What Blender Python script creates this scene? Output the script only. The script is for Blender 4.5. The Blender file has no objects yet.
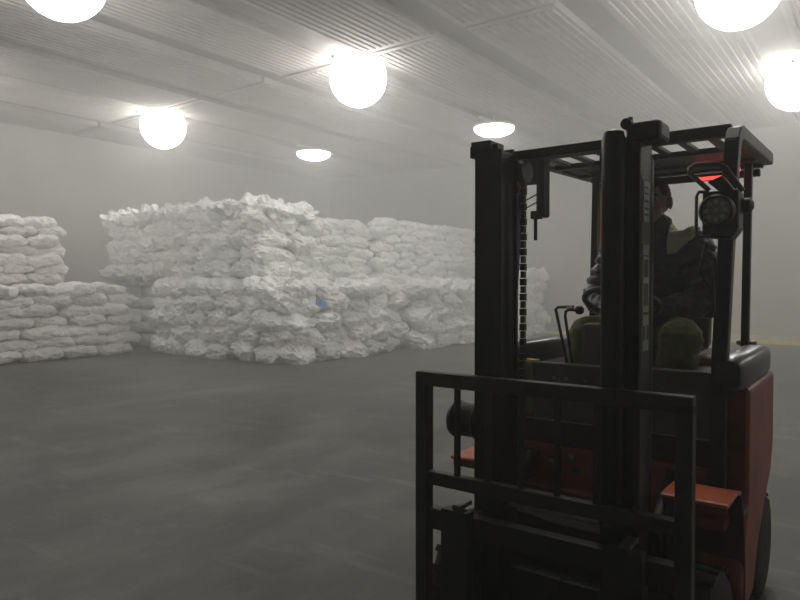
import bpy, bmesh, math, random
from mathutils import Vector, Matrix, noise
R = math.radians
# ---------------------------------------------------------------- camera, world, exposure
sc = bpy.context.scene
COL = sc.collection
cam_d = bpy.data.cameras.new('camera'); cam = bpy.data.objects.new('camera', cam_d); COL.objects.link(cam)
cam.location = (0, 0, 1.5)
cam.rotation_euler = (R(90 - 1.302), 0, math.atan2(.596, .803))
cam_d.sensor_width = 36; cam_d.lens = 660 / 800 * 36; cam_d.clip_start = .05; cam_d.clip_end = 200
sc.camera = cam
sc.view_settings.view_transform = 'Standard'; sc.view_settings.look = 'None'
sc.view_settings.gamma = 1; sc.view_settings.use_curve_mapping = False
sc.view_settings.exposure = 0.0
sc.cycles.volume_bounces = 2
sc.cycles.max_bounces = 8
FOG = .015; MIST = .042
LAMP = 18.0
w = bpy.data.worlds.new('world'); sc.world = w; w.use_nodes = True
wn = w.node_tree; wn.nodes.clear()
wo = wn.nodes.new('ShaderNodeOutputWorld'); bg = wn.nodes.new('ShaderNodeBackground')
bg.inputs[0].default_value = (.5, .5, .5, 1); bg.inputs[1].default_value = 0
wn.links.new(bg.outputs[0], wo.inputs[0])
vs = wn.nodes.new('ShaderNodeVolumeScatter')          # the cold mist that fills the store
vs.inputs['Color'].default_value = (.985, .985, .965, 1)
vs.inputs['Density'].default_value = FOG; vs.inputs['Anisotropy'].default_value = .35
wn.links.new(vs.outputs[0], wo.inputs['Volume'])

rnd = random.Random(7)

# ---------------------------------------------------------------- materials
MATS = {}
def mat(name, col, rough=.6, metal=0., var=0., vscale=4., bump=0., bscale=20., emit=None, estr=0., rand=0., col2=None, spec=.5, coat=0.):
    if name in MATS: return MATS[name]
    m = bpy.data.materials.new(name); m.use_nodes = True; nt = m.node_tree
    b = nt.nodes['Principled BSDF']
    b.inputs['Base Color'].default_value = (*col, 1); b.inputs['Roughness'].default_value = rough
    b.inputs['Metallic'].default_value = metal; b.inputs['Specular IOR Level'].default_value = spec
    if coat: b.inputs['Coat Weight'].default_value = coat
    tc = nt.nodes.new('ShaderNodeTexCoord')
    last = None
    if var or col2:
        n = nt.nodes.new('ShaderNodeTexNoise'); n.inputs['Scale'].default_value = vscale; n.inputs['Detail'].default_value = 6
        nt.links.new(tc.outputs['Object'], n.inputs['Vector'])
        r = nt.nodes.new('ShaderNodeValToRGB')
        c2 = col2 or tuple(min(1, c * (1 + var)) for c in col); c1 = col if col2 else tuple(c * (1 - var) for c in col)
        r.color_ramp.elements[0].position = .35; r.color_ramp.elements[1].position = .65
        r.color_ramp.elements[0].color = (*c1, 1); r.color_ramp.elements[1].color = (*c2, 1)
        nt.links.new(n.outputs[0], r.inputs[0]); last = r.outputs[0]
    if rand:
        oi = nt.nodes.new('ShaderNodeObjectInfo'); hs = nt.nodes.new('ShaderNodeHueSaturation')
        mr = nt.nodes.new('ShaderNodeMapRange'); mr.inputs[3].default_value = 1 - rand; mr.inputs[4].default_value = 1 + rand * .4
        nt.links.new(oi.outputs['Random'], mr.inputs[0]); nt.links.new(mr.outputs[0], hs.inputs['Value'])
        if last: nt.links.new(last, hs.inputs['Color'])
        else: hs.inputs['Color'].default_value = (*col, 1)
        last = hs.outputs[0]
    if last: nt.links.new(last, b.inputs['Base Color'])
    if bump:
        n2 = nt.nodes.new('ShaderNodeTexNoise'); n2.inputs['Scale'].default_value = bscale; n2.inputs['Detail'].default_value = 5
        nt.links.new(tc.outputs['Object'], n2.inputs['Vector'])
        bp = nt.nodes.new('ShaderNodeBump'); bp.inputs['Strength'].default_value = bump; bp.inputs['Distance'].default_value = .02
        nt.links.new(n2.outputs[0], bp.inputs['Height']); nt.links.new(bp.outputs[0], b.inputs['Normal'])
    if emit:
        b.inputs['Emission Color'].default_value = (*emit, 1); b.inputs['Emission Strength'].default_value = estr
    MATS[name] = m
    return m

BLACK = mat('black_paint', (.010, .010, .0095), .5, 0, .35, 9, .15, 60)
MASTM = mat('mast_steel', (.013, .0135, .012), .45, .2, .4, 7, .12, 80)
GRIME = mat('worn_black_green', (.017, .018, .012), .5, 0, .4, 11, .2, 50)
GREY = mat('cowl_grey', (.085, .091, .094), .42, 0, .15, 6, .05, 80)
PALE = mat('pale_grey_panel', (.17, .17, .145), .5, 0, .2, 10)
RED = mat('orange_red_paint', (.34, .062, .028), .45, 0, .25, 6, .05, 60)
DRED = mat('dark_red_and_shade_paint', (.19, .028, .015), .55, 0, .35, 7, .05, 60)
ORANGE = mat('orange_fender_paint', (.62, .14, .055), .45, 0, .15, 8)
STEEL = mat('worn_steel', (.42, .41, .38), .35, .8, .25, 15)
TUBE = mat('grey_tube', (.12, .12, .11), .35, .6, .2, 20)
RUBBER = mat('tyre_rubber', (.022, .020, .015), .8, 0, .3, 14, .3, 60)
YELLOW = mat('yellow_paint', (.75, .62, .03), .5, 0, .12, 10)
YSTRIPE = mat('yellow_floor_paint', (.80, .66, .06), .7, 0, .3, 3)
VINYL = mat('black_vinyl', (.045, .048, .055), .28, 0, .2, 9, .05, 30)
STICK = mat('sticker_grey', (.36, .36, .31), .6, 0, .25, 30)
STICKD = mat('sticker_print', (.05, .05, .05), .6)
REDL = mat('red_glow', (.6, .02, .02), .4, emit=(1, .05, .04), estr=2.5)
REDD = mat('red_lens_and_reflection', (.55, .03, .02), .3)
BLUEM = mat('blue_plastic', (.10, .34, .75), .5, 0, .1, 10)
GLASS = mat('lamp_lens', (.22, .23, .21), .15, 0, .15, 60)
LED = mat('led_dot', (.45, .46, .42), .2)
CHROME = mat('chrome', (.75, .75, .72), .15, 1)
SKIN = mat('skin', (.32, .19, .125), .55, 0, .12, 20)
HAIR = mat('black_hair', (.012, .011, .010), .6, 0, .3, 60, .4, 150)
JACKET = mat('dark_jacket', (.048, .051, .058), .42, 0, .25, 8, .5, 28)
YOKE = mat('pale_yoke', (.78, .80, .62), .65, 0, .15, 9, .4, 28)
OLIVE = mat('olive_trousers', (.17, .19, .055), .8, 0, .25, 9, .5, 22)
SHIRT = mat('dark_green_shirt', (.06, .07, .045), .8, 0, .2, 12)
BOOT = mat('dark_boot', (.03, .028, .025), .6)
SACK = mat('white_sack', (.92, .925, .90), .45, 0, .06, 4, .8, 12, rand=.12)
SACKY = mat('cream_sack', (.90, .895, .855), .5, 0, .06, 3, .7, 14, rand=.1)
SACKG = mat('greyish_sack', (.80, .78, .755), .55, 0, .08, 3, .7, 14, rand=.12)
WALLM = mat('wall_paint', (.40, .395, .36), .75, 0, .06, 1.2, .15, 12)
CEILM = mat('ceiling_concrete', (.20, .187, .175), .85, 0, .12, 1.5, .2, 10)
COILM = mat('frosted_panel', (.30, .28, .265), .8, 0, .10, 2.2, .3, 16)
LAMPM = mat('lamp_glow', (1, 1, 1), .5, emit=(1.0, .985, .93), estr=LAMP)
LAMPC = mat('lamp_casing', (.6, .6, .58), .5)

def floor_mat():
    m = bpy.data.materials.new('wet_concrete'); m.use_nodes = True; nt = m.node_tree; L = nt.links.new
    b = nt.nodes['Principled BSDF']; tc = nt.nodes.new('ShaderNodeTexCoord')
    def nz(sx, sy, s, det, rot=0):
        mp = nt.nodes.new('ShaderNodeMapping'); mp.inputs['Scale'].default_value = (sx, sy, 1); mp.inputs['Rotation'].default_value = (0, 0, rot)
        n = nt.nodes.new('ShaderNodeTexNoise'); n.inputs['Scale'].default_value = s; n.inputs['Detail'].default_value = det
        n.inputs['Roughness'].default_value = .6
        L(tc.outputs['Object'], mp.inputs[0]); L(mp.outputs[0], n.inputs[0]); return n
    big = nz(1, 1, .55, 5); mid = nz(1, .45, 2.2, 8, .5); scr = nz(.35, 1.6, 3.0, 9, -.45); spk = nz(1, 1, 45, 3)
    r = nt.nodes.new('ShaderNodeValToRGB'); r.color_ramp.elements[0].position = .3; r.color_ramp.elements[1].position = .7
    r.color_ramp.elements[0].color = (.026, .0245, .021, 1); r.color_ramp.elements[1].color = (.080, .079, .070, 1); L(big.outputs[0], r.inputs[0])
    r2 = nt.nodes.new('ShaderNodeValToRGB'); r2.color_ramp.elements[0].position = .38; r2.color_ramp.elements[1].position = .62
    r2.color_ramp.elements[0].color = (.45, .45, .45, 1); r2.color_ramp.elements[1].color = (1.8, 1.8, 1.8, 1); L(mid.outputs[0], r2.inputs[0])
    mx = nt.nodes.new('ShaderNodeMix'); mx.data_type = 'RGBA'; mx.blend_type = 'MULTIPLY'; mx.inputs[0].default_value = 1
    L(r.outputs[0], mx.inputs[6]); L(r2.outputs[0], mx.inputs[7])
    r3 = nt.nodes.new('ShaderNodeValToRGB'); r3.color_ramp.elements[0].position = .56; r3.color_ramp.elements[1].position = .78
    r3.color_ramp.elements[0].color = (0, 0, 0, 1); r3.color_ramp.elements[1].color = (.45, .45, .45, 1); L(scr.outputs[0], r3.inputs[0])
    mx2 = nt.nodes.new('ShaderNodeMix'); mx2.data_type = 'RGBA'; L(r3.outputs[0], mx2.inputs[0]); L(mx.outputs[2], mx2.inputs[6])
    mx2.inputs[7].default_value = (.24, .24, .215, 1); L(mx2.outputs[2], b.inputs['Base Color'])
    rr = nt.nodes.new('ShaderNodeMapRange'); rr.inputs[3].default_value = .38; rr.inputs[4].default_value = .7
    L(mid.outputs[0], rr.inputs[0]); L(rr.outputs[0], b.inputs['Roughness'])
    bp = nt.nodes.new('ShaderNodeBump'); bp.inputs['Strength'].default_value = .25; bp.inputs['Distance'].default_value = .01
    ad = nt.nodes.new('ShaderNodeMath'); L(mid.outputs[0], ad.inputs[0]); L(spk.outputs[0], ad.inputs[1]); L(ad.outputs[0], bp.inputs['Height'])
    L(bp.outputs[0], b.inputs['Normal']); return m
FLOORM = floor_mat()

# ---------------------------------------------------------------- mesh helpers
class MB:
    def __init__(s): s.bm = bmesh.new()
    def box(s, x0, x1, y0, y1, z0, z1, rot=None, piv=None):
        vs = [s.bm.verts.new((x, y, z)) for x in (x0, x1) for y in (y0, y1) for z in (z0, z1)]
        for f in ((0,1,3,2),(4,6,7,5),(0,4,5,1),(2,3,7,6),(0,2,6,4),(1,5,7,3)): s.bm.faces.new([vs[i] for i in f])
        if rot is not None:
            c = Vector(piv) if piv else Vector(((x0+x1)/2, (y0+y1)/2, (z0+z1)/2))
            bmesh.ops.rotate(s.bm, verts=vs, cent=c, matrix=rot)
        return s
    def beam(s, a, b, wx, wy, up=(0, 0, 1)):
        a = Vector(a); b = Vector(b); d = (b - a).normalized(); u = Vector(up)
        if abs(d.dot(u)) > .95: u = Vector((0, 1, 0))
        sx = d.cross(u).normalized(); sy = sx.cross(d).normalized()
        vs = [s.bm.verts.new(p + sx * i * wx / 2 + sy * j * wy / 2) for p in (a, b) for i, j in ((-1,-1),(1,-1),(1,1),(-1,1))]
        for f in ((3,2,1,0),(4,5,6,7),(0,1,5,4),(1,2,6,5),(2,3,7,6),(3,0,4,7)): s.bm.faces.new([vs[i] for i in f])
        return s
    def tube(s, pts, r, n=10, caps=True):
        pts = [Vector(p) for p in pts]; rings = []
        rs = r if isinstance(r, (list, tuple)) else [r] * len(pts)
        prev = None
        for i, p in enumerate(pts):
            d = ((pts[min(i+1, len(pts)-1)] - pts[max(i-1, 0)])).normalized()
            if prev is None:
                u = Vector((0, 0, 1)) if abs(d.z) < .9 else Vector((1, 0, 0))
                u = (u - d * u.dot(d)).normalized()
            else: u = (prev - d * prev.dot(d)).normalized()
            prev = u; v = d.cross(u)
            rings.append([s.bm.verts.new(p + (u * math.cos(2*math.pi*k/n) + v * math.sin(2*math.pi*k/n)) * rs[i]) for k in range(n)])
        for a, b in zip(rings, rings[1:]):
            for k in range(n): s.bm.faces.new((a[k], a[(k+1) % n], b[(k+1) % n], b[k]))
        if caps: s.bm.faces.new(rings[0][::-1]); s.bm.faces.new(rings[-1])
        return s
    def cyl(s, a, b, r, n=20): return s.tube([a, b], r, n)
    def lathe(s, c, prof, axis='x', n=32):   # prof: (offset along axis, radius)
        rings = []
        for t, r in prof:
            ring = []
            for k in range(n):
                a = 2 * math.pi * k / n; p, q = r * math.cos(a), r * math.sin(a)
                o = {'x': (t, p, q), 'y': (q, t, p), 'z': (p, q, t)}[axis]
                ring.append(s.bm.verts.new((c[0]+o[0], c[1]+o[1], c[2]+o[2])))
            rings.append(ring)
        for a, b in zip(rings, rings[1:]):
            for k in range(n): s.bm.faces.new((a[k], a[(k+1) % n], b[(k+1) % n], b[k]))
        s.bm.faces.new(rings[0][::-1]); s.bm.faces.new(rings[-1])
        return s
    def prism(s, poly, x0, x1, axis='x'):     # poly in the other two axes
        f = {'x': lambda t, p: (t, p[0], p[1]), 'y': lambda t, p: (p[0], t, p[1]), 'z': lambda t, p: (p[0], p[1], t)}[axis]
        a = [s.bm.verts.new(f(x0, p)) for p in poly]; b = [s.bm.verts.new(f(x1, p)) for p in poly]; n = len(poly)
        s.bm.faces.new(a[::-1]); s.bm.faces.new(b)
        for i in range(n): s.bm.faces.new((a[i], a[(i+1) % n], b[(i+1) % n], b[i]))
        return s
    def build(s, name, m, parent=None, bevel=0., smooth=False, seg=2, shift=True):
        bmesh.ops.recalc_face_normals(s.bm, faces=s.bm.faces)
        me = bpy.data.meshes.new(name)
        if parent is not None and shift:
            o0 = root_loc(parent); bmesh.ops.translate(s.bm, verts=s.bm.verts, vec=-o0)
        s.bm.to_mesh(me); s.bm.free()
        if smooth:
            for p in me.polygons: p.use_smooth = True
            me.set_sharp_from_angle(angle=R(40))
        me.materials.append(m)
        o = bpy.data.objects.new(name, me); COL.objects.link(o)
        if parent is not None: o.parent = parent
        if bevel:
            md = o.modifiers.new('bevel', 'BEVEL'); md.width = bevel; md.segments = seg; md.limit_method = 'ANGLE'
        return o
def root_loc(o):
    v = Vector(o.location)
    while o.parent: o = o.parent; v = v + Vector(o.location)
    return v
def tag(o, label=None, cat=None, group=None, kind=None):
    if label: o['label'] = label
    if cat: o['category'] = cat
    if group: o['group'] = group
    if kind: o['kind'] = kind
    return o
def empty(name, loc):
    o = bpy.data.objects.new(name, None); COL.objects.link(o); o.location = loc; o.empty_display_size = .2; return o
def place_mesh(mb, name, m, loc, **k):        # top-level mesh with its origin at loc (mesh given in world coordinates)
    bmesh.ops.translate(mb.bm, verts=mb.bm.verts, vec=-Vector(loc)); o = mb.build(name, m, **k); o.location = loc; return o

# ---------------------------------------------------------------- the room
XL, XR, YN, YB, HC = -18.7, 8.0, -6.0, 20.3, 5.74
def struct(name, m, *b):
    o = MB().box(*b).build(name, m); o['kind'] = 'structure'; return o
floor = struct('floor', FLOORM, XL-.3, XR+.3, YN-.3, YB+.3, -.2, 0)
ceil_o = struct('ceiling', CEILM, XL-.3, XR+.3, YN-.3, YB+.3, HC+.12, HC+.4)
struct('wall_back', WALLM, XL-.3, XR+.3, YB, YB+.3, 0, HC+.12)
struct('wall_left', WALLM, XL-.3, XL, YN, YB, 0, HC+.12)
struct('wall_right', WALLM, XR, XR+.3, YN, YB, 0, HC+.12)
struct('wall_front', WALLM, XL-.3, XR+.3, YN-.3, YN, 0, HC+.12)
struct('trim_1', YSTRIPE, XL+9.5, XR, YB-1.3, YB-.06, 0, .006)       # yellow line painted along the back wall
struct('baseboard_back', mat('pale_kerb', (.5, .48, .38), .8, 0, .2, 3), XL, XR, YB-.05, YB, 0, .12)
# ribbed ceiling panels that run away between recessed strips
def ribbed(x0, x1, y0, y1):
    mb = MB(); mb.box(x0, x1, y0, y1, HC+.0, HC+.14); n = 11; w_ = (x1-x0-.08)/n
    for i in range(n):
        cx = x0 + .04 + w_*(i+.5)
        mb.prism([(cx-w_*.30, HC+.0), (cx-w_*.20, HC-.022), (cx+w_*.20, HC-.022), (cx+w_*.30, HC+.0)], y0+.12, y1-.12, 'y')
    o = mb.build('ceiling_panel', COILM, ceil_o); return o
k = 0
gx = -19.1
edges = [-1.7 - 2.15*i for i in range(-4, 9)]
for i in range(len(edges)-1):
    a, b_ = edges[i+1] + .29, edges[i] - .29
    if b_ > XR: b_ = XR - .02
    if a < XL: a = XL + .02
    if b_ - a < .4: continue
    for y0, y1 in ((-5.9, 9.42), (9.5, 20.2)):
        ribbed(a, b_, y0, y1)

# ---------------------------------------------------------------- lamps
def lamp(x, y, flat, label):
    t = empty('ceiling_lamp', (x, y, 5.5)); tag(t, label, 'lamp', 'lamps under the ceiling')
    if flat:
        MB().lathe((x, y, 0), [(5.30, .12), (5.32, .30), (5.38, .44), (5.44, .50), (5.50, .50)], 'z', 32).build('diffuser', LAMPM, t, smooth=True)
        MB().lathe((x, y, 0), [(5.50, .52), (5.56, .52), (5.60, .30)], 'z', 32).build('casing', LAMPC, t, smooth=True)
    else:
        R_ = .54; prof = [(5.42 + R_*math.sin(a), max(.01, R_*math.cos(a))) for a in [R(-90 + 12*j) for j in range(0, 14)]]  # globe wider than the fitting: the lamp's glare is put into its shape
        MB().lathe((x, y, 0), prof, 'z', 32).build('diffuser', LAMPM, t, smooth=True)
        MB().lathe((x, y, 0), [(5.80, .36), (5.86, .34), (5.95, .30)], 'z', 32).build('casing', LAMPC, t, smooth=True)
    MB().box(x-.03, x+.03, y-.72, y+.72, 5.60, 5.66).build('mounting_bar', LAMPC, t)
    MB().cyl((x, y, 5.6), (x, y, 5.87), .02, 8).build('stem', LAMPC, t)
LP = [(-14.5, 9.7, 0, 'glowing ceiling lamp with round glare above the gap between the left and central stacks'),
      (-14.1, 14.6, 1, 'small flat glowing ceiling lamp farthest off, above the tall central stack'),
      (-8.5, 4.25, 0, 'glowing ceiling lamp with round glare cut by the top left edge of the photo'),
      (-8.15, 9.65, 0, 'largest whole glowing ceiling lamp with round glare, above the right end of the central stack'),
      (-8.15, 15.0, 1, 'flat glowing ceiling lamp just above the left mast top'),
      (-1.65, 9.7, 0, 'glowing ceiling lamp with round glare at the top edge, above the overhead guard'),
      (-1.5, 14.9, 0, 'glowing ceiling lamp with round glare at the right edge of the photo'),
      (-14.1, 4.5, 0, 'glowing ceiling lamp with round glare outside the left edge'),
      (-1.65, 4.7, 0, 'glowing ceiling lamp with round glare overhead in front of the forklift'),
      (4.7, 9.8, 0, 'glowing ceiling lamp with round glare on the right side, nearer one'),
      (4.7, 14.8, 0, 'glowing ceiling lamp with round glare on the right side, farther one')]
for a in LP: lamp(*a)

# ---------------------------------------------------------------- sacks
def sack_mesh(seed, L, W, H, crumple=.035, torn=0., sub=5, m=SACK):
    bm = bmesh.new(); bmesh.ops.create_icosphere(bm, subdivisions=sub, radius=1)
    off = Vector((seed * 13.7, seed * 5.3, seed * 2.9)); rr = random.Random(seed)
    ears = [rr.uniform(.05, .14 + crumple * 4) for _ in range(4)]; lift = [rr.uniform(-1, 1) * crumple * 1.6 for _ in range(4)]
    sg = lambda v, e: math.copysign(abs(v) ** e, v)
    for v in bm.verts:
        n = v.co.normalized(); x, y, z = sg(n.x, .55), sg(n.y, .6), sg(n.z, .8)
        edge = max(abs(x), abs(y)) ** 5
        p = Vector((x * L/2, y * W/2, z * H/2 * (1 - .45 * edge)))
        c = abs(x * y) ** 3; k4 = (x > 0) + 2 * (y > 0); ear = ears[k4]
        p.x *= 1 + ear * c; p.y *= 1 + ear * c; p.z += lift[k4] * c
        q = Vector((p.x, p.y, p.z * 1.6))
        d = noise.noise(q * 3.2 + off) * .8
        rg = 1 - abs(noise.noise(q * 6.5 + off * 2)) * 2; rg2 = 1 - abs(noise.noise(q * 14 + off * 3)) * 2
        f1 = noise.voronoi(q * 5.5 + off)[0]; f2 = noise.voronoi(q * 12 + off * 2)[0]
        disp = crumple * (1.1 * d + .45 * rg + .2 * rg2 - .9 + 1.5 * (f1[0] - .1) + .8 * (f2[0] - .1))
        if torn:
            t = max(0, noise.noise(q * 5.0 + off * 4) - .12); disp += torn * min(t, .3) ** 2 * 9 * (1 if rg > .3 else .5)
        nn = Vector((n.x * .8, n.y * .8, n.z)).normalized()
        v.co = p + nn * disp + Vector((0, 0, .03 * noise.noise(Vector((p.x * 2, 0, 0)) + off)))
    me = bpy.data.meshes.new('sack'); bm.to_mesh(me); bm.free()
    for p in me.polygons: p.use_smooth = True
    me.set_sharp_from_angle(angle=R(28)); me.materials.append(m); return me
flatS = [sack_mesh(i, .84, .52, .225, .036, m=SACKG) for i in range(1, 6)]
midS = [sack_mesh(i, .80, .55, .235, .045, m=SACK) for i in range(11, 17)]
lump = [sack_mesh(i, .74, .60, .38, .055, .06, m=SACK if i % 4 else SACKY) for i in range(21, 29)]
torn = [sack_mesh(i, .78, .60, .36, .060, .15, m=SACK) for i in range(31, 35)]
ORD = ['first', 'second', 'third', 'fourth', 'fifth', 'sixth', 'seventh', 'eighth', 'ninth', 'tenth', 'eleventh']
def stack(key, axis, fix, a0, a1, z0, layers, lh, n, kinds, top=None, inward=1, lean=0., phase=0, drop=None):
    """a face of a stack: sacks in courses along `axis` (x or y); fix = the other coordinate of the face; inward = sign towards the core"""
    step = (a1 - a0) / n; core = MB()
    for l in range(layers):
        for c in range(n):
            ms = (top if (top and l >= layers - 1) else kinds); me = rnd.choice(ms)
            o = bpy.data.objects.new('sack', me); COL.objects.link(o)
            bx = max(v.co.x for v in me.vertices)
            sc_ = step * rnd.uniform(1.02, 1.22) / (2 * bx)
            u = a0 + step * (c + .5) + (.16 * step if l % 2 else -.16 * step) + rnd.uniform(-.04, .04)
            depth = .24 - (.10 * math.sin(math.pi * (c + .5) / n) if kinds is lump and z0 < 1 else 0) + rnd.uniform(-.08, .06) + lean * l + (.03 if l % 2 else 0)
            if drop and l >= layers - drop[0] and c >= n - drop[1]: zz = -.12
            else: zz = 0
            z = z0 + lh * (l + .5) + rnd.uniform(-.015, .015) + zz * (l - layers + 2)
            o.location = (u, fix + inward * depth, z) if axis == 'x' else (fix + inward * depth, u, z)
            rz = (0 if axis == 'x' else math.pi/2) + rnd.uniform(-.2, .2) + (math.pi if rnd.random() < .5 else 0)
            wild = 1.9 if kinds is lump else 1; o.rotation_euler = (rnd.uniform(-.16, .16) * wild, rnd.uniform(-.09, .09) * wild, rz + (wild - 1) * rnd.uniform(-.25, .25))
            hz = lh / .20 if ms is kinds and kinds in (flatS, midS) else lh / .34
            o.scale = (sc_, 1.0, hz * rnd.uniform(.98, 1.12))
            lay = 'top' if l == layers - 1 else 'bottom' if l == 0 else ORD[l]
            tag(o, f'white sack, {ORD[c]} from left, {lay} layer of {key}', 'sack', f'sacks of the {key}')
# left block (its long side faces +x)
stack('low far left stack', 'y', -13.4, 3.75, 8.25, .02, 7, .21, 6, flatS, inward=-1, lean=.012)
stack('upper far left stack', 'y', -14.7, 4.6, 7.35, 1.52, 7, .205, 4, flatS, inward=-1, lean=.01)
# central block
stack('central lower stack front', 'x', 8.6, -13.25, -9.1, .02, 5, .31, 6, lump, inward=1)
stack('central lower stack side', 'y', -9.0, 8.75, 12.3, .02, 5, .31, 5, lump, inward=-1)
stack('tall central stack front', 'x', 8.85, -15.65, -10.1, 1.66, 5, .31, 8, lump, top=torn, inward=1)
stack('tall central stack side', 'y', -10.05, 9.1, 10.6, 1.66, 5, .30, 2, lump, top=torn, inward=-1)
# blocks that recede to the back wall
stack('short stack behind centre', 'y', -10.75, 10.7, 13.2, 1.57, 7, .215, 3, midS, inward=-1)
stack('long upper rear stack', 'y', -10.55, 13.35, 18.2, 1.57, 8, .205, 6, midS, inward=-1)
stack('receding lower stack', 'y', -8.65, 12.45, 15.6, .02, 5, .31, 4, lump, inward=-1)
stack('stack between the masts', 'y', -8.5, 15.8, 18.9, .02, 6, .31, 4, lump, inward=-1)
# inner sacks behind the faces: each block's filling as one mass
def filling(name, label, boxes, m):
    bm = bmesh.new(); r2 = random.Random(3)
    for (x0, x1, y0, y1, z0, z1) in boxes:
        nx, ny, nz_ = max(1, round((x1-x0)/.85)), max(1, round((y1-y0)/.7)), max(1, round((z1-z0)/.32))
        dx, dy, dz = (x1-x0)/nx, (y1-y0)/ny, (z1-z0)/nz_
        for i in range(nx):
            for j in range(ny):
                for l in range(nz_):
                    inner = 0 < i < nx-1 and 0 < j < ny-1 and l < nz_-1
                    if inner: continue
                    mt = Matrix.Translation((x0+dx*(i+.5)+r2.uniform(-.03, .03), y0+dy*(j+.5), z0+dz*(l+.5))) @ Matrix.Rotation(r2.uniform(-.1, .1), 4, 'Z') @ Matrix.Diagonal((dx*.58, dy*.58, dz*.60, 1))
                    g = bmesh.ops.create_icosphere(bm, subdivisions=2, radius=1, matrix=mt)
                    for v in g['verts']:
                        lc = mt.inverted() @ v.co; s = lambda a: math.copysign(abs(a) ** .55, a)
                        v.co = mt @ Vector((s(lc.x)*.9, s(lc.y)*.9, s(lc.z)*.9)) + Vector(noise.noise_vector(v.co * 4)) * .03
    me = bpy.data.meshes.new(name); bm.to_mesh(me); bm.free(); me.materials.append(m)
    for p in me.polygons: p.use_smooth = True
    o = bpy.data.objects.new(name, me); COL.objects.link(o); tag(o, label, 'sacks', kind='stuff')
filling('sack_filling', 'white sacks packed inside the stacks at far left', [(-18.2, -13.95, 3.8, 8.2, 0, 1.46), (-18.2, -15.3, 4.2, 7.7, 1.5, 2.85)], SACKG)
filling('sack_filling', 'white sacks packed inside the large stacks in the middle',
        [(-15.7, -9.65, 9.25, 12.3, 0, 1.5), (-15.65, -10.75, 9.35, 10.9, 1.58, 3.05), (-15.5, -13.3, 9.15, 9.5, 0, 1.5)], SACK)
filling('sack_filling', 'white sacks packed inside the stacks by the back wall',
        [(-14.5, -9.3, 12.6, 18.9, 0, 1.5), (-14.5, -11.3, 11.0, 18.2, 1.58, 2.9)], SACK)
# blue plastic scrap on the corner
mb = MB(); bm = mb.bm; g = bmesh.ops.create_grid(bm, x_segments=8, y_segments=5, size=1)
for v in bm.verts:
    n = noise.noise(v.co * 2); v.co = Vector((-8.93 + n * .03, 9.45 + v.co.x * .14, 1.13 + v.co.y * .07 + n * .03 + v.co.x * -.03))
s_ = place_mesh(mb, 'plastic_scrap', BLUEM, (-8.93, 9.45, 1.13), smooth=True)
s_.modifiers.new('solid', 'SOLIDIFY').thickness = .012
tag(s_, 'small bright blue plastic scrap on the central lower stack', 'scrap')

# ---------------------------------------------------------------- forklift (x measured from its centre line)
CX = -.96
FL = empty('forklift', (CX, 3.0, 0))
tag(FL, 'red and black forklift truck with load backrest, mast and overhead guard', 'forklift')
def X(v): return CX + v
def fb(name, m, x0, x1, y0, y1, z0, z1, par=FL, bevel=.004, **k): return MB().box(X(x0), X(x1), y0, y1, z0, z1, **k).build(name, m, par, bevel)
# load backrest
br = fb('load_backrest', GRIME, -.507, .497, 2.075, 2.12, 1.115, 1.168)
for s in (-1, 1): fb('post', GRIME, *( (-.507, -.455) if s < 0 else (.447, .497)), 2.075, 2.125, .12, 1.14, br)
fb('cross_bar', GRIME, -.47, .47, 2.078, 2.118, .738, .788, br)
for x in (-.33, -.20, -.068, .066, .20, .33): fb('bar', GRIME, x-.010, x+.010, 2.088, 2.108, .77, 1.13, br, .003)
# carriage and forks
ca = fb('fork_carriage', BLACK, -.48, .48, 2.10, 2.15, .56, .64)
fb('lower_plate', BLACK, -.48, .48, 2.10, 2.15, .16, .25, ca)
for s in (-1, 1): fb('side_plate', BLACK, s*.30-.025, s*.30+.025, 2.13, 2.20, .16, .64, ca)
for s in (-1, 1):
    x0 = -.364 if s < 0 else .25
    f = MB().prism([(2.035, .675), (2.085, .675), (2.085, .04), (1.02, .025), (1.02, .035), (1.98, .085), (2.035, .13)], X(x0), X(x0+.115), 'x').build('fork', BLACK, FL, .004)
    MB().box(X(x0+.04), X(x0+.075), 2.05, 2.14, .675, .692).build('fork_pin', TUBE, f, .003)
# mast: outer channel, inner channel, cylinder each side
for s in (-1, 1):
    if s < 0: xo, xi = (-.312, -.215), (-.212, -.190)
    else: xo, xi = (.258, .302), (.185, .25)
    mc = MB()
    web = xo[0] if s < 0 else xo[1]-.018
    mc.box(X(web), X(web+.018), 2.19, 2.33, .08, 2.025)
    mc.box(X(xo[0]), X(xo[1]), 2.19, 2.205, .08, 2.025); mc.box(X(xo[0]), X(xo[1]), 2.315, 2.33, .08, 2.025)
    mc.build('outer_mast_channel', MASTM, FL, .003)
    ic = MB(); web = xi[0] if s < 0 else xi[1]-.018
    ic.box(X(xi[0]), X(xi[1]), 2.175, 2.19, .12, 2.0); ic.box(X(xi[0]), X(xi[1]), 2.30, 2.313, .12, 2.0); ic.box(X(xi[0]+.01), X(xi[1]-.01), 2.185, 2.305, .12, 2.0)
    ic.build('inner_mast_channel', MASTM, FL, .003)
    MB().tube([(X(s*.262), 2.38, .15), (X(s*.262), 2.38, 1.93), (X(s*.262), 2.38, 1.96)], [.032, .032, .02], 16).build('lift_cylinder', BLACK, FL, smooth=True)
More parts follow.
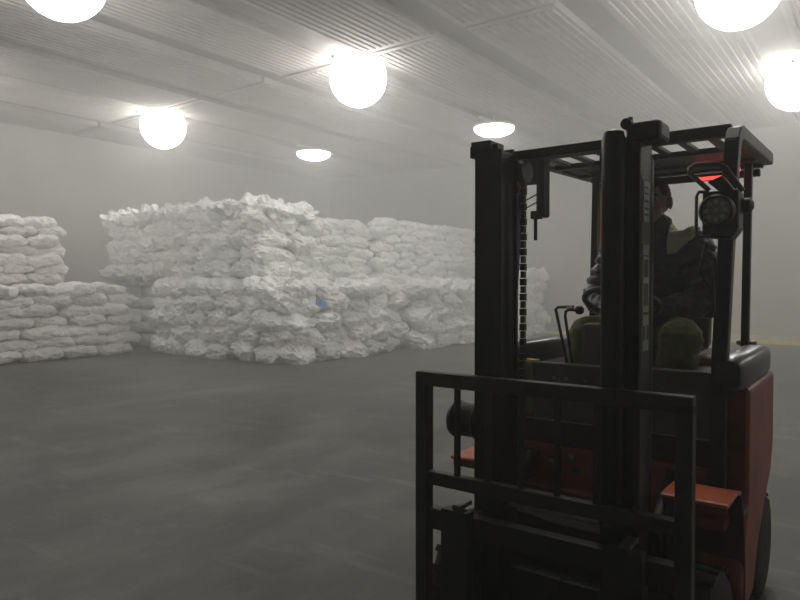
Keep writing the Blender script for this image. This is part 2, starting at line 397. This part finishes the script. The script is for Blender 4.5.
# rounded front cylinder housing on the right mast
MB().lathe((X(.226), 2.165, 0), [(.7, .038), (1.975, .038), (2.0, .032), (2.01, .015)], 'z', 20).build('mast_cylinder', MASTM, FL, smooth=True)
for z0, z1 in ((.12, .22), (1.985, 2.02)): fb('mast_cross_member', MASTM, -.30, .30, 2.335, 2.37, z0, z1)
fb('mast_head_bracket', BLACK, -.318, -.235, 2.17, 2.28, 2.0, 2.038)
fb('mast_head_bracket', BLACK, -.340, -.31, 2.20, 2.25, 1.985, 2.03)
hb = fb('mast_head_bracket', BLACK, .262, .372, 2.17, 2.29, 1.965, 2.028, bevel=.015)
MB().cyl((X(.272), 2.14, 2.018), (X(.272), 2.18, 2.018), .018, 14).build('pulley_bolt', BLACK, hb, .003)
MB().cyl((X(.275), 2.18, 2.02), (X(.275), 2.18, 2.045), .008, 10).build('pulley_bolt', BLACK, hb)
for s in (-1, 1):
    mb = MB(); z = .70; i = 0
    while z < 1.93:
        w_ = .007 if i % 2 else .010
        mb.box(X(s*.160-w_), X(s*.160+w_), 2.285, 2.305, z, z+.026); z += .0285; i += 1
    mb.build('lift_chain', BLACK, FL)
    MB().lathe((X(s*.160), 2.30, 1.93), [(-.014, .03), (-.014, .045), (-.008, .038), (.008, .038), (.014, .045), (.014, .03)], 'x', 20).build('chain_wheel', BLACK, FL, smooth=True)
# thin grommet ring and warning marks beside the left channel
MB().box(X(-.191), X(-.179), 2.300, 2.312, 1.85, 1.88).build('marker_lens', REDD, FL)
# stickers on the side of the right mast channel
SX = .302
def sticker(name, y0, y1, z0, z1, m=STICK, par=None): return MB().box(X(SX), X(SX+.002 if par is None else SX+.003), y0, y1, z0, z1).build(name, m, par or FL)
sticker('channel_strip', 2.215, 2.305, 1.22, 1.86, mat('strip_dark', (.05, .052, .045), .5))
SX = .304
st = sticker('capacity_sticker', 2.23, 2.29, 1.71, 1.845)
for z in (1.73, 1.75, 1.775, 1.80, 1.82): sticker('print', 2.24, 2.28, z, z+.007, STICKD, st)
sticker('height_sticker', 2.23, 2.29, 1.60, 1.635)
mk = sticker('arrow_sticker', 2.23, 2.29, 1.41, 1.595)
sticker('print', 2.24, 2.28, 1.525, 1.585, STICKD, mk)
for i in range(3): sticker('print', 2.238+i*.017, 2.248+i*.017, 1.43, 1.505, STICKD, mk)
sticker('height_sticker', 2.23, 2.29, 1.365, 1.40); sticker('height_sticker', 2.255, 2.265, 1.315, 1.365); sticker('height_sticker', 2.23, 2.29, 1.28, 1.315)
# hose drum on the far side of the left mast
dr = MB().lathe((X(-.40), 2.30, .955), [(-.065, .05), (-.065, .070), (-.05, .077), (-.03, .067), (.04, .067), (.05, .077), (.09, .077), (.09, .03)], 'x', 28).build('hose_drum', BLACK, FL, smooth=True)
for z in (.905, .985): MB().box(X(-.425), X(-.395), 2.228, 2.232, z, z+.018, rot=Matrix.Rotation(.5, 3, 'Y')).build('paint_chip', PALE, dr)
# hoses slung behind the cross bar
for j, dz in enumerate((0, -.03)):
    MB().tube([(X(-.185+.37*t), 2.24, .705+dz-.03*t-.012*math.sin(math.pi*t)) for t in [i/10 for i in range(11)]], .011, 8).build('hydraulic_hose', mat('hose_grey', (.22, .21, .19), .3), FL, smooth=True)
# overhead guard
og = MB()
og.beam((X(0-.44), 2.955, 2.125), (X(.44), 2.955, 2.125), .05, .05)
og = og.build('front_guard_bar', BLACK, FL, .006)
for s in (-1, 1):
    x = s * .455
    path = [(X(x*.985), 2.70, .72), (X(x*.985), 2.72, 1.2), (X(x), 2.80, 1.75), (X(x), 2.865, 2.00), (X(x), 2.885, 2.06), (X(x), 2.92, 2.10), (X(x), 2.975, 2.118)]
    mb = MB()
    for a, b_ in zip(path, path[1:]):
        d = (Vector(b_)-Vector(a)).normalized()*.006
        mb.beam(Vector(a)-d, Vector(b_)+d, .055, .055, (1, 0, 0))
    mb.build('front_leg', MASTM, FL, .006)
    MB().beam((X(x), 2.96, 2.115), (X(x), 3.80, 2.135), .05, .06).build('roof_rail', MASTM, FL, .008)
    rx = .40 if s > 0 else -.355; mb = MB(); mb.beam((X(rx), 3.55, .98), (X(rx), 3.60, 2.10), .042, .035, (1, 0, 0)); mb.build('rear_leg', MASTM, FL, .006)
for y in (3.24, 3.56, 3.76): fb('roof_cross_bar', MASTM, -.44, .44, y-.025, y+.025, 2.090, 2.116)
fb('roof_plate', MASTM, -.44, .44, 3.24, 3.76, 2.104, 2.114, bevel=.002)
for i in range(7):
    x = -.36 + .12*i; fb('roof_slat', MASTM, x-.018, x+.018, 2.95, 3.78, 2.100, 2.118, bevel=.003)
fb('rear_light_bar', BLACK, -.40, .44, 3.655, 3.69, 2.035, 2.07)
MB().box(X(.15), X(.345), 3.648, 3.655, 2.036, 2.052).build('tail_light', REDL, FL)
MB().lathe((X(.372), 3.45, 2.035), [(0, .018), (.025, .015), (.03, .01)], 'z', 14).build('warning_light', REDL, FL, smooth=True)
MB().box(X(-.337), X(-.332), 3.60, 3.612, 1.5, 2.05).build('red_reflection_strip', REDD, FL)  # thin red box drawn as a reflection along the rear left leg
# left lamp arm, seen edge on
la = MB(); la.box(X(-.43), X(-.27), 2.72, 2.76, 1.95, 2.10); la.box(X(-.30), X(-.265), 2.70, 2.78, 1.80, 2.10)
la = la.build('lamp_arm', BLACK, FL, .010)
MB().box(X(-.335), X(-.29), 2.72, 2.76, 1.795, 1.83).build('stud_mount', BLACK, la, .004)
MB().cyl((X(-.318), 2.74, 1.70), (X(-.318), 2.74, 1.82), .008, 10).build('lamp_stud', BLACK, la, smooth=True)
for z in (1.90, 1.865): MB().cyl((X(-.37), 2.74, z-.02), (X(-.30), 2.74, z+.01), .003, 6).build('lamp_wire', BLACK, la)
# right work lamp
wl = MB().prism([(X(.405), 1.84), (X(.525), 1.84), (X(.525), 1.70), (X(.50), 1.665), (X(.405), 1.675)], 2.60, 2.70, 'y').build('work_lamp', BLACK, FL, .008)
MB().lathe((X(.458), 2.60, 1.765), [(0, .060), (-.03, .060), (-.04, .053), (-.03, .049), (-.025, .03)], 'y', 28).build('lens_ring', BLACK, wl, smooth=True)
lz = MB().lathe((X(.458), 2.571, 1.765), [(0, .048), (-.004, .046), (-.006, .02)], 'y', 28).build('lens', GLASS, wl, smooth=True)
for i in range(9):
    a = 2*math.pi*i/8; r = 0 if i == 8 else .031
    MB().lathe((X(.458)+r*math.cos(a), 2.564, 1.765+r*math.sin(a)), [(0, .0095), (-.004, .008)], 'y', 10).build('led', LED, wl)
MB().tube([(X(.44), 2.58, 1.675), (X(.402), 2.56, 1.675), (X(.394), 2.56, 1.69), (X(.394), 2.56, 1.82), (X(.402), 2.56, 1.835), (X(.43), 2.58, 1.835)], .006, 8).build('lamp_guard', TUBE, wl, smooth=True)
MB().tube([(X(.435), 2.57, 1.838), (X(.372), 2.55, 1.905), (X(.372), 2.55, 1.922), (X(.39), 2.55, 1.932), (X(.465), 2.58, 1.932), (X(.482), 2.59, 1.92), (X(.535), 2.62, 1.835)], .009, 8).build('grab_handle', TUBE, FL, smooth=True)
MB().prism([(X(.42), 1.875), (X(.47), 1.895), (X(.51), 1.84), (X(.46), 1.838)], 2.60, 2.66, 'y').build('lamp_bracket', BLACK, wl, .005)
MB().lathe((X(.53), 2.69, 1.79), [(-.03, .012), (-.02, .028), (.02, .028), (.03, .012)], 'x', 16).build('lamp_knob', BLACK, wl, smooth=True)
MB().tube([(X(.41), 2.66, 1.66), (X(.385), 2.66, 1.55), (X(.41), 2.68, 1.50), (X(.43), 2.70, 1.60), (X(.44), 2.70, 1.40)], .006, 8).build('lamp_cable', BLACK, FL, smooth=True)
# front cowl
cw = fb('front_cowl', GREY, -.325, .43, 2.74, 2.79, .90, 1.155, bevel=.008)
fb('cowl_edge', STEEL, -.36, .43, 2.735, 2.745, .897, .905, cw, .002)
fb('cowl_rim', TUBE, .0, .43, 2.738, 2.80, 1.153, 1.162, cw, .002)
fb('pale_end_panel', PALE, -.40, -.325, 2.742, 2.78, .92, 1.15, bevel=.004)
fb('yellow_edge', YELLOW, -.40, -.315, 2.738, 2.79, 1.15, 1.163, bevel=.002)
for x in (-.225, -.165, -.08): MB().cyl((X(x), 2.733, 1.09), (X(x), 2.742, 1.09), .009, 10).build('bolt', CHROME, cw)
MB().box(X(.05), X(.07), 2.65, 2.66, 1.0, 1.01).build('bolt', CHROME, cw)
fb('lower_front_panel', BLACK, -.43, .43, 2.72, 2.78, .79, .90)
fp = fb('front_plate', RED, -.42, .42, 2.68, 2.76, .62, .80)
fb('lower_plate', BLACK, -.42, .42, 2.69, 2.76, .26, .62)
for x, z in ((-.315, .755), (-.315, .65), (-.21, .735), (-.34, .745), (-.34, .645), (-.10, .71), (-.12, .77)):
    MB().lathe((X(x), 2.68, z), [(0, .014), (-.012, .014), (-.014, .008)], 'y', 8).build('bolt', STEEL if x > -.32 and x != -.10 else BLACK, fp)
fb('added_axle_cover', BLACK, -.32, .32, 2.38, 2.69, .40, .60)  # black box added to hide the lit top of the axle housing
# body, floor and counterweight
side = [(2.79, 1.11), (3.44, 1.11), (3.44, .78), (3.37, .66), (3.20, .56), (3.02, .42), (2.93, .28), (2.70, .26), (2.66, .42), (2.79, .68)]
bd = MB().prism(side, X(.05), X(.54), 'x'); bd.build('battery_housing', RED, FL, .02, seg=3)
bd = MB().prism(side, X(-.54), X(-.05), 'x'); bd.build('battery_housing', RED, FL, .02, seg=3)
MB().box(X(-.53), X(.53), 2.775, 2.795, .68, 1.10).build('shaded_housing_front', DRED, FL, .004)  # thin plate in darker red: shade of the front face put into colour
fb('floor_plate', DRED, -.50, .50, 2.55, 2.80, .62, .66)
cwp = [(X(-.53), 3.42), (X(.53), 3.42), (X(.50), 3.62), (X(.42), 3.78), (X(.25), 3.86), (X(-.25), 3.86), (X(-.42), 3.78), (X(-.50), 3.62)]
MB().prism(cwp, .60, 1.10, 'z').build('counterweight', RED, FL, .03, seg=3)
MB().prism([(p[0]*.60+CX*.40, p[1]) for p in cwp], .22, .62, 'z').build('counterweight_foot', RED, FL, .02)
fb('seat_hood', mat('hood_brown_red', (.30, .13, .10), .55, 0, .2, 8), -.36, .42, 3.30, 3.82, 1.08, 1.165, bevel=.03)
fb('seat_deck', BLACK, -.45, .45, 2.80, 3.32, 1.06, 1.125)
hn = MB().cyl((X(.40), 3.60, 1.16), (X(.40), 3.60, 1.205), .018, 12); hn.lathe((X(.40), 3.60, 1.21), [(-.01, .02), (0, .045), (.015, .045), (.02, .02)], 'z', 16)
hn.build('hood_knob', DRED, FL, smooth=True)
for s in (-1, 1):
    prof = []
    for t, r in ((0, .02), (.015, .055), (.05, .07), (.62, .072), (.69, .068), (.73, .05), (.745, .015)): prof.append((t, r))
    o = MB().lathe((X(s*.475), 2.68, 1.165), prof, 'y', 24)
    for v in o.bm.verts:
        dx, dz = v.co.x - X(s*.475), v.co.z - 1.165; a = math.atan2(dz, dx); q = (abs(math.cos(a))**4 + abs(math.sin(a))**4) ** -.25
        v.co.x = X(s*.475) + dx * q * .86; v.co.z = 1.165 + dz * q * .93
    o.build('side_bolster', VINYL, FL, smooth=True)
    # fender
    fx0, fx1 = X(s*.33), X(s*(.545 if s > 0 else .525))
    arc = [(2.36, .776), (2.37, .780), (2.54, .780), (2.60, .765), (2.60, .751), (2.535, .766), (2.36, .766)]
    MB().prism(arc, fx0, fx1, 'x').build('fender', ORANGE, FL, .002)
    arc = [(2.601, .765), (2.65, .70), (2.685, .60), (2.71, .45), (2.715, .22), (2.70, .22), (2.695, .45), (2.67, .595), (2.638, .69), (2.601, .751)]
    MB().prism(arc, fx0, fx1, 'x').build('fender_skirt', mat('shaded_skirt_paint', (.075, .016, .011), .6, 0, .3, 7), FL, .002)  # shade on the fender's rear drop painted in as near-black red
    fb('fender_web', BLACK, *((.33, .345) if s > 0 else (-.345, -.33)), 2.40, 2.69, .45, .765)
    fb('fender_lip', DRED, *((.335, .54) if s > 0 else (-.52, -.335)), 2.372, 2.385, .735, .766)
    # wheels
    for nm, cx_, cy, r, wd in (('front_wheel', s*.440, 2.425, .262, .075), ('rear_wheel', s*.425, 3.60, .245, .065)):
        wo_ = MB().lathe((X(cx_), cy, r), [(-wd, r*.55), (-wd, r*.88), (-wd*.75, r*.97), (-wd*.3, r), (wd*.3, r), (wd*.75, r*.97), (wd, r*.88), (wd, r*.55)], 'x', 40).build(nm, RUBBER, FL, smooth=True)
        MB().lathe((X(cx_), cy, r), [(-wd*.9, r*.2), (-wd*.9, r*.54), (wd*.8, r*.54), (wd*.7, r*.35), (wd*.95, r*.25), (wd*.95, r*.1)], 'x', 28).build('wheel_hub', DRED, wo_, smooth=True)
        tr = MB()
        for i in range(22):
            a = 2*math.pi*i/22
            tr.box(X(cx_-wd*.9), X(cx_+wd*.9), cy-.012, cy+.012, r*2-.006, r*2+.004, rot=Matrix.Rotation(a, 3, 'X'), piv=(X(cx_), cy, r))
        t_ = tr.build('tread', RUBBER, wo_); t_['kind'] = 'stuff'
    fb('axle_housing', BLACK, *((.0, .37) if s > 0 else (-.37, -.001)), 2.27, 2.45, .14, .42)
    MB().cyl((X(s*.31), 2.36, .62), (X(s*.28), 2.73, .78), .022, 12).build('tilt_cylinder', BLACK, FL, smooth=True)
fb('side_step', mat('step_plate', (.12, .10, .11), .6, 0, .3, 20), .44, .54, 2.66, 2.79, .645, .665)
# controls
cl = MB().tube([(X(0), 2.80, 1.05), (X(0), 2.935, 1.40)], .035, 14).build('steering_column', BLACK, FL, smooth=True)
sw = MB(); c = Vector((X(0), 2.945, 1.42)); rot = Matrix.Rotation(R(-25), 3, 'X')
sw.tube([c + rot @ Vector((.16*math.cos(a), .16*math.sin(a), 0)) for a in [2*math.pi*i/28 for i in range(29)]], .012, 8, False)
for a in (0, 2.1, 4.2): sw.tube([c, c + rot @ Vector((.16*math.cos(a), .16*math.sin(a), 0))], .009, 6)
sw.build('steering_wheel', BLACK, FL, smooth=True)
fb('column_cover', mat('pale_column_grey', (.16, .16, .15), .5), -.145, -.05, 2.84, 2.93, 1.10, 1.33, bevel=.02)
l1 = MB().tube([(X(-.21), 2.87, 1.10), (X(-.265), 2.86, 1.36), (X(-.272), 2.86, 1.388), (X(-.262), 2.86, 1.398), (X(-.20), 2.85, 1.402)], .007, 8).build('control_lever', BLACK, FL, smooth=True)
MB().box(X(-.215), X(-.185), 2.84, 2.87, 1.392, 1.408).build('lever_clamp', CHROME, l1, .003)
l2 = MB().tube([(X(-.18), 2.85, 1.10), (X(-.218), 2.84, 1.36), (X(-.214), 2.84, 1.382), (X(-.19), 2.83, 1.39), (X(-.155), 2.83, 1.387)], .007, 8).build('control_lever', BLACK, FL, smooth=True)
MB().lathe((X(-.150), 2.83, 1.388), [(-.015, .010), (-.008, .018), (.012, .019), (.02, .012)], 'x', 14).build('lever_knob', BLACK, l2, smooth=True)
fb('seat_cushion', VINYL, -.24, .24, 3.22, 3.70, 1.10, 1.19, bevel=.04)
MB().box(X(-.23), X(.23), 3.62, 3.72, 1.17, 1.62, rot=Matrix.Rotation(-.12, 3, 'X')).build('seat_backrest', VINYL, FL, .04, seg=3)

# ---------------------------------------------------------------- driver
PR = empty('person', (CX, 3.40, 1.17))
tag(PR, 'person in dark padded jacket and olive trousers sitting at the forklift controls', 'person')
def blob(bm, c, r, rot=None):
    m4 = Matrix.Translation(c) @ ((rot.to_4x4()) if rot else Matrix.Identity(4)) @ Matrix.Diagonal((*r, 1))
    bmesh.ops.create_icosphere(bm, subdivisions=3, radius=1, matrix=m4)
def limb(bm, a, b, ra, rb, n=6):
    a = Vector(a); b = Vector(b); q = (b-a).to_track_quat('Z', 'Y').to_matrix(); L = (b-a).length
    bmesh.ops.create_cone(bm, cap_ends=True, segments=16, radius1=ra, radius2=rb, depth=L, matrix=Matrix.Translation((a+b)/2) @ q.to_4x4())
    blob(bm, a, (ra,)*3); blob(bm, b, (rb,)*3)
def remeshed(bm, name, m, parent, vox=.008, sm=4, crease=0., cs=20.):
    bmesh.ops.recalc_face_normals(bm, faces=bm.faces)
    bmesh.ops.translate(bm, verts=bm.verts, vec=-root_loc(parent))
    me = bpy.data.meshes.new(name); bm.to_mesh(me); bm.free(); o = bpy.data.objects.new(name, me); COL.objects.link(o)
    md = o.modifiers.new('r', 'REMESH'); md.mode = 'VOXEL'; md.voxel_size = vox
    m2 = o.modifiers.new('s', 'SMOOTH'); m2.iterations = sm; m2.factor = .5
    dg = bpy.context.evaluated_depsgraph_get(); me2 = bpy.data.meshes.new_from_object(o.evaluated_get(dg)); o.modifiers.clear(); o.data = me2
    if crease:
        ns = [v.normal.copy() for v in me2.vertices]
        for v, n in zip(me2.vertices, ns):
            q = Vector((v.co.x*.7, v.co.y*.7, v.co.z*1.7)) * cs
            v.co += n * crease * ((1-2*abs(noise.noise(q))) + .5*noise.noise(q*2.1))
    me2.materials.clear(); me2.materials.append(m)
    for p in me2.polygons: p.use_smooth = True
    o.parent = parent; return o
def P(x, y, z): return Vector((X(x), y, z))
# continuous body: head, neck, trunk, arms with hands, legs
bm = bmesh.new(); HX, HY, HZ = .012, 3.36, 1.905
blob(bm, P(HX, HY+.012, HZ+.02), (.076, .094, .095)); blob(bm, P(HX, HY-.028, HZ-.045), (.058, .066, .072))
blob(bm, P(HX, HY-.07, HZ-.095), (.027, .022, .020))                                              # chin
blob(bm, P(HX, HY-.080, HZ+.025), (.050, .016, .012)); blob(bm, P(HX-.042, HY-.062, HZ-.025), (.020, .02, .018)); blob(bm, P(HX+.042, HY-.062, HZ-.025), (.020, .02, .018))
limb(bm, P(HX, HY-.088, HZ+.005), P(HX, HY-.108, HZ-.028), .008, .012)                              # nose
blob(bm, P(HX-.011, HY-.098, HZ-.032), (.009, .010, .007)); blob(bm, P(HX+.011, HY-.098, HZ-.032), (.009, .010, .007))
blob(bm, P(HX, HY-.088, HZ-.058), (.026, .010, .006)); blob(bm, P(HX, HY-.086, HZ-.070), (.022, .010, .007))
for s in (-1, 1): blob(bm, P(HX+s*.084, HY+.012, HZ-.005), (.012, .020, .034), Matrix.Rotation(s*.3, 3, 'Z'))
limb(bm, P(.02, 3.40, 1.70), P(HX, HY+.02, HZ-.06), .056, .052)
blob(bm, P(.01, 3.42, 1.55), (.17, .10, .16)); blob(bm, P(0, 3.43, 1.33), (.15, .10, .18)); blob(bm, P(0, 3.43, 1.24), (.165, .12, .10))
SH = {-1: P(-.155, 3.40, 1.69), 1: P(.195, 3.40, 1.69)}; EL = {-1: P(-.235, 3.34, 1.43), 1: P(.285, 3.33, 1.43)}; WR = {-1: P(-.095, 3.14, 1.375), 1: P(.10, 3.14, 1.375)}
HP = {-1: P(-.21, 3.40, 1.25), 1: P(.1, 3.40, 1.25)}; KN = {-1: P(-.165, 2.98, 1.265), 1: P(.245, 2.98, 1.265)}; AN = {-1: P(-.19, 2.88, .78), 1: P(.19, 2.88, .78)}
HP = {-1: P(-.10, 3.42, 1.25), 1: P(.10, 3.42, 1.25)}
for s in (-1, 1):
    limb(bm, SH[s], EL[s], .048, .040); limb(bm, EL[s], WR[s], .038, .026)
    limb(bm, HP[s], KN[s], .08, .055); limb(bm, KN[s], AN[s], .052, .035)
    h = P(s*.070, 3.085, 1.385)                                                                      # palm on the wheel rim
    limb(bm, WR[s], h, .024, .022); blob(bm, h, (.022, .042, .036))
    for f in range(4):                                                                              # fingers closed round the rim
        L = (.9, 1.0, .95, .75)[f]; z = h.z + .027 - .018*f
        a = Vector((h.x, h.y-.035, z)); b_ = a + Vector((-s*.006, -.026*L, .004)); c_ = b_ + Vector((-s*.024*L, -.006, 0)); d_ = c_ + Vector((-s*.006, .020*L, 0))
        limb(bm, a, b_, .0095, .009); limb(bm, b_, c_, .009, .0085); limb(bm, c_, d_, .0085, .0075)
    a = h + Vector((-s*.012, .01, .022)); limb(bm, a, a + Vector((-s*.028, -.014, .012)), .012, .010); limb(bm, a + Vector((-s*.028, -.014, .012)), a + Vector((-s*.034, -.036, .008)), .010, .008)
remeshed(bm, 'body', SKIN, PR, .0055, 3)
# eyes and mouth line
for s in (-1, 1):
    e = MB(); e.lathe((X(HX+s*.030), HY-.079, HZ+.004), [(0, .010), (-.004, .0085), (-.006, .004)], 'y', 12); e.build('eye', mat('eye_dark', (.03, .02, .015), .2), PR, smooth=True)
    MB().tube([P(HX+s*.012, HY-.094, HZ+.026), P(HX+s*.032, HY-.091, HZ+.031), P(HX+s*.052, HY-.080, HZ+.024)], .0045, 6).build('eyebrow', HAIR, PR, smooth=True)
# hair
bm = bmesh.new(); bmesh.ops.create_icosphere(bm, subdivisions=4, radius=1, matrix=Matrix.Translation(P(HX, HY+.018, HZ+.028)) @ Matrix.Diagonal((.083, .105, .103, 1)))
kill = [v for v in bm.verts if (v.co.y < HY-.055 and v.co.z < HZ+.06) or v.co.z < HZ-.045 or (v.co.y < HY+.055 and v.co.z < HZ+.022)]
bmesh.ops.delete(bm, geom=kill, context='VERTS'); bmesh.ops.translate(bm, verts=bm.verts, vec=-root_loc(PR))
me = bpy.data.meshes.new('hair'); bm.to_mesh(me); bm.free(); me.materials.append(HAIR); o = bpy.data.objects.new('hair', me); COL.objects.link(o); o.parent = PR
o.modifiers.new('s', 'SOLIDIFY').thickness = .008
for p in me.polygons: p.use_smooth = True
# jacket
bm = bmesh.new()
blob(bm, P(.01, 3.42, 1.56), (.215, .145, .17)); blob(bm, P(0, 3.42, 1.42), (.205, .155, .17)); blob(bm, P(0, 3.42, 1.30), (.20, .16, .14)); blob(bm, P(.015, 3.41, 1.69), (.17, .11, .09))
limb(bm, P(.02, 3.40, 1.72), P(.02, 3.385, 1.79), .10, .076)
for s in (-1, 1):
    a, b_, c_ = SH[s], EL[s], WR[s]; a = a + Vector((0, 0, -.005))
    limb(bm, a, b_, .088, .078); limb(bm, b_, c_, .076, .048)
    for i in range(5):                                                                              # quilted rings of the sleeves
        p = a.lerp(b_, .15+.2*i); q = (b_-a).to_track_quat('Z', 'Y').to_matrix(); blob(bm, p, (.098, .098, .024), q)
    for i in range(4):
        p = b_.lerp(c_, .08+.25*i); q = (c_-b_).to_track_quat('Z', 'Y').to_matrix(); rr = .083-.008*i; blob(bm, p, (rr, rr, .024), q)
jk = remeshed(bm, 'jacket', JACKET, PR, .009, 2, .007, 22)
# pale shoulder yoke: a layer just proud of the jacket
from mathutils.bvhtree import BVHTree
o0 = root_loc(PR)
for s in (-1, 1):
    bm = bmesh.new(); bm.from_mesh(jk.data)
    def yoke(co):
        p = co + o0; x = (p.x - CX - .02) * s; return .075 < x < .20 and p.z > 1.645 + max(0, x-.11)*.9 and p.z < 1.80
    bmesh.ops.delete(bm, geom=[f for f in bm.faces if not yoke(f.calc_center_median())], context='FACES')
    bm.normal_update()
    for v in bm.verts: v.co += v.normal * .006
    me = bpy.data.meshes.new('shoulder_yoke'); bm.to_mesh(me); bm.free(); me.materials.clear(); me.materials.append(YOKE); o = bpy.data.objects.new('shoulder_yoke', me); COL.objects.link(o); o.parent = PR
    o['label'] = 'pale shoulder panel'; o.modifiers.new('s', 'SOLIDIFY').thickness = .006
MB().lathe((X(.02), 3.385, 0), [(1.76, .085), (1.825, .078), (1.83, .070), (1.78, .066)], 'z', 24).build('collar', SHIRT, PR, smooth=True)
# trousers
bm = bmesh.new(); blob(bm, P(0, 3.42, 1.24), (.20, .165, .10))
for s in (-1, 1):
    limb(bm, HP[s], KN[s], .112, .086); limb(bm, KN[s], AN[s] + Vector((0, 0, .03)), .084, .066)
remeshed(bm, 'trousers', OLIVE, PR, .009, 3, .006, 16)
for s in (-1, 1):
    bm = bmesh.new(); a = AN[s]; limb(bm, a, a + Vector((0, 0, -.07)), .05, .05); limb(bm, a + Vector((0, .02, -.09)), a + Vector((0, -.15, -.10)), .045, .038)
    bmesh.ops.translate(bm, verts=bm.verts, vec=(0, 0, 0)); remeshed(bm, 'boot', BOOT, PR, .008, 2)

# ---------------------------------------------------------------- denser mist lying over the far half of the store
mm = bpy.data.materials.new('mist'); mm.use_nodes = True; nt = mm.node_tree; nt.nodes.clear()
ou = nt.nodes.new('ShaderNodeOutputMaterial'); v_ = nt.nodes.new('ShaderNodeVolumeScatter')
v_.inputs['Color'].default_value = (.985, .985, .965, 1); v_.inputs['Density'].default_value = MIST; v_.inputs['Anisotropy'].default_value = .35
nt.links.new(v_.outputs[0], ou.inputs['Volume'])
ms_ = MB().box(XL+.02, XR-.02, 5.0, YB-.02, .01, HC-.03).build('mist', mm)
tag(ms_, 'pale cold mist hanging over the far half of the store', 'mist', kind='stuff')
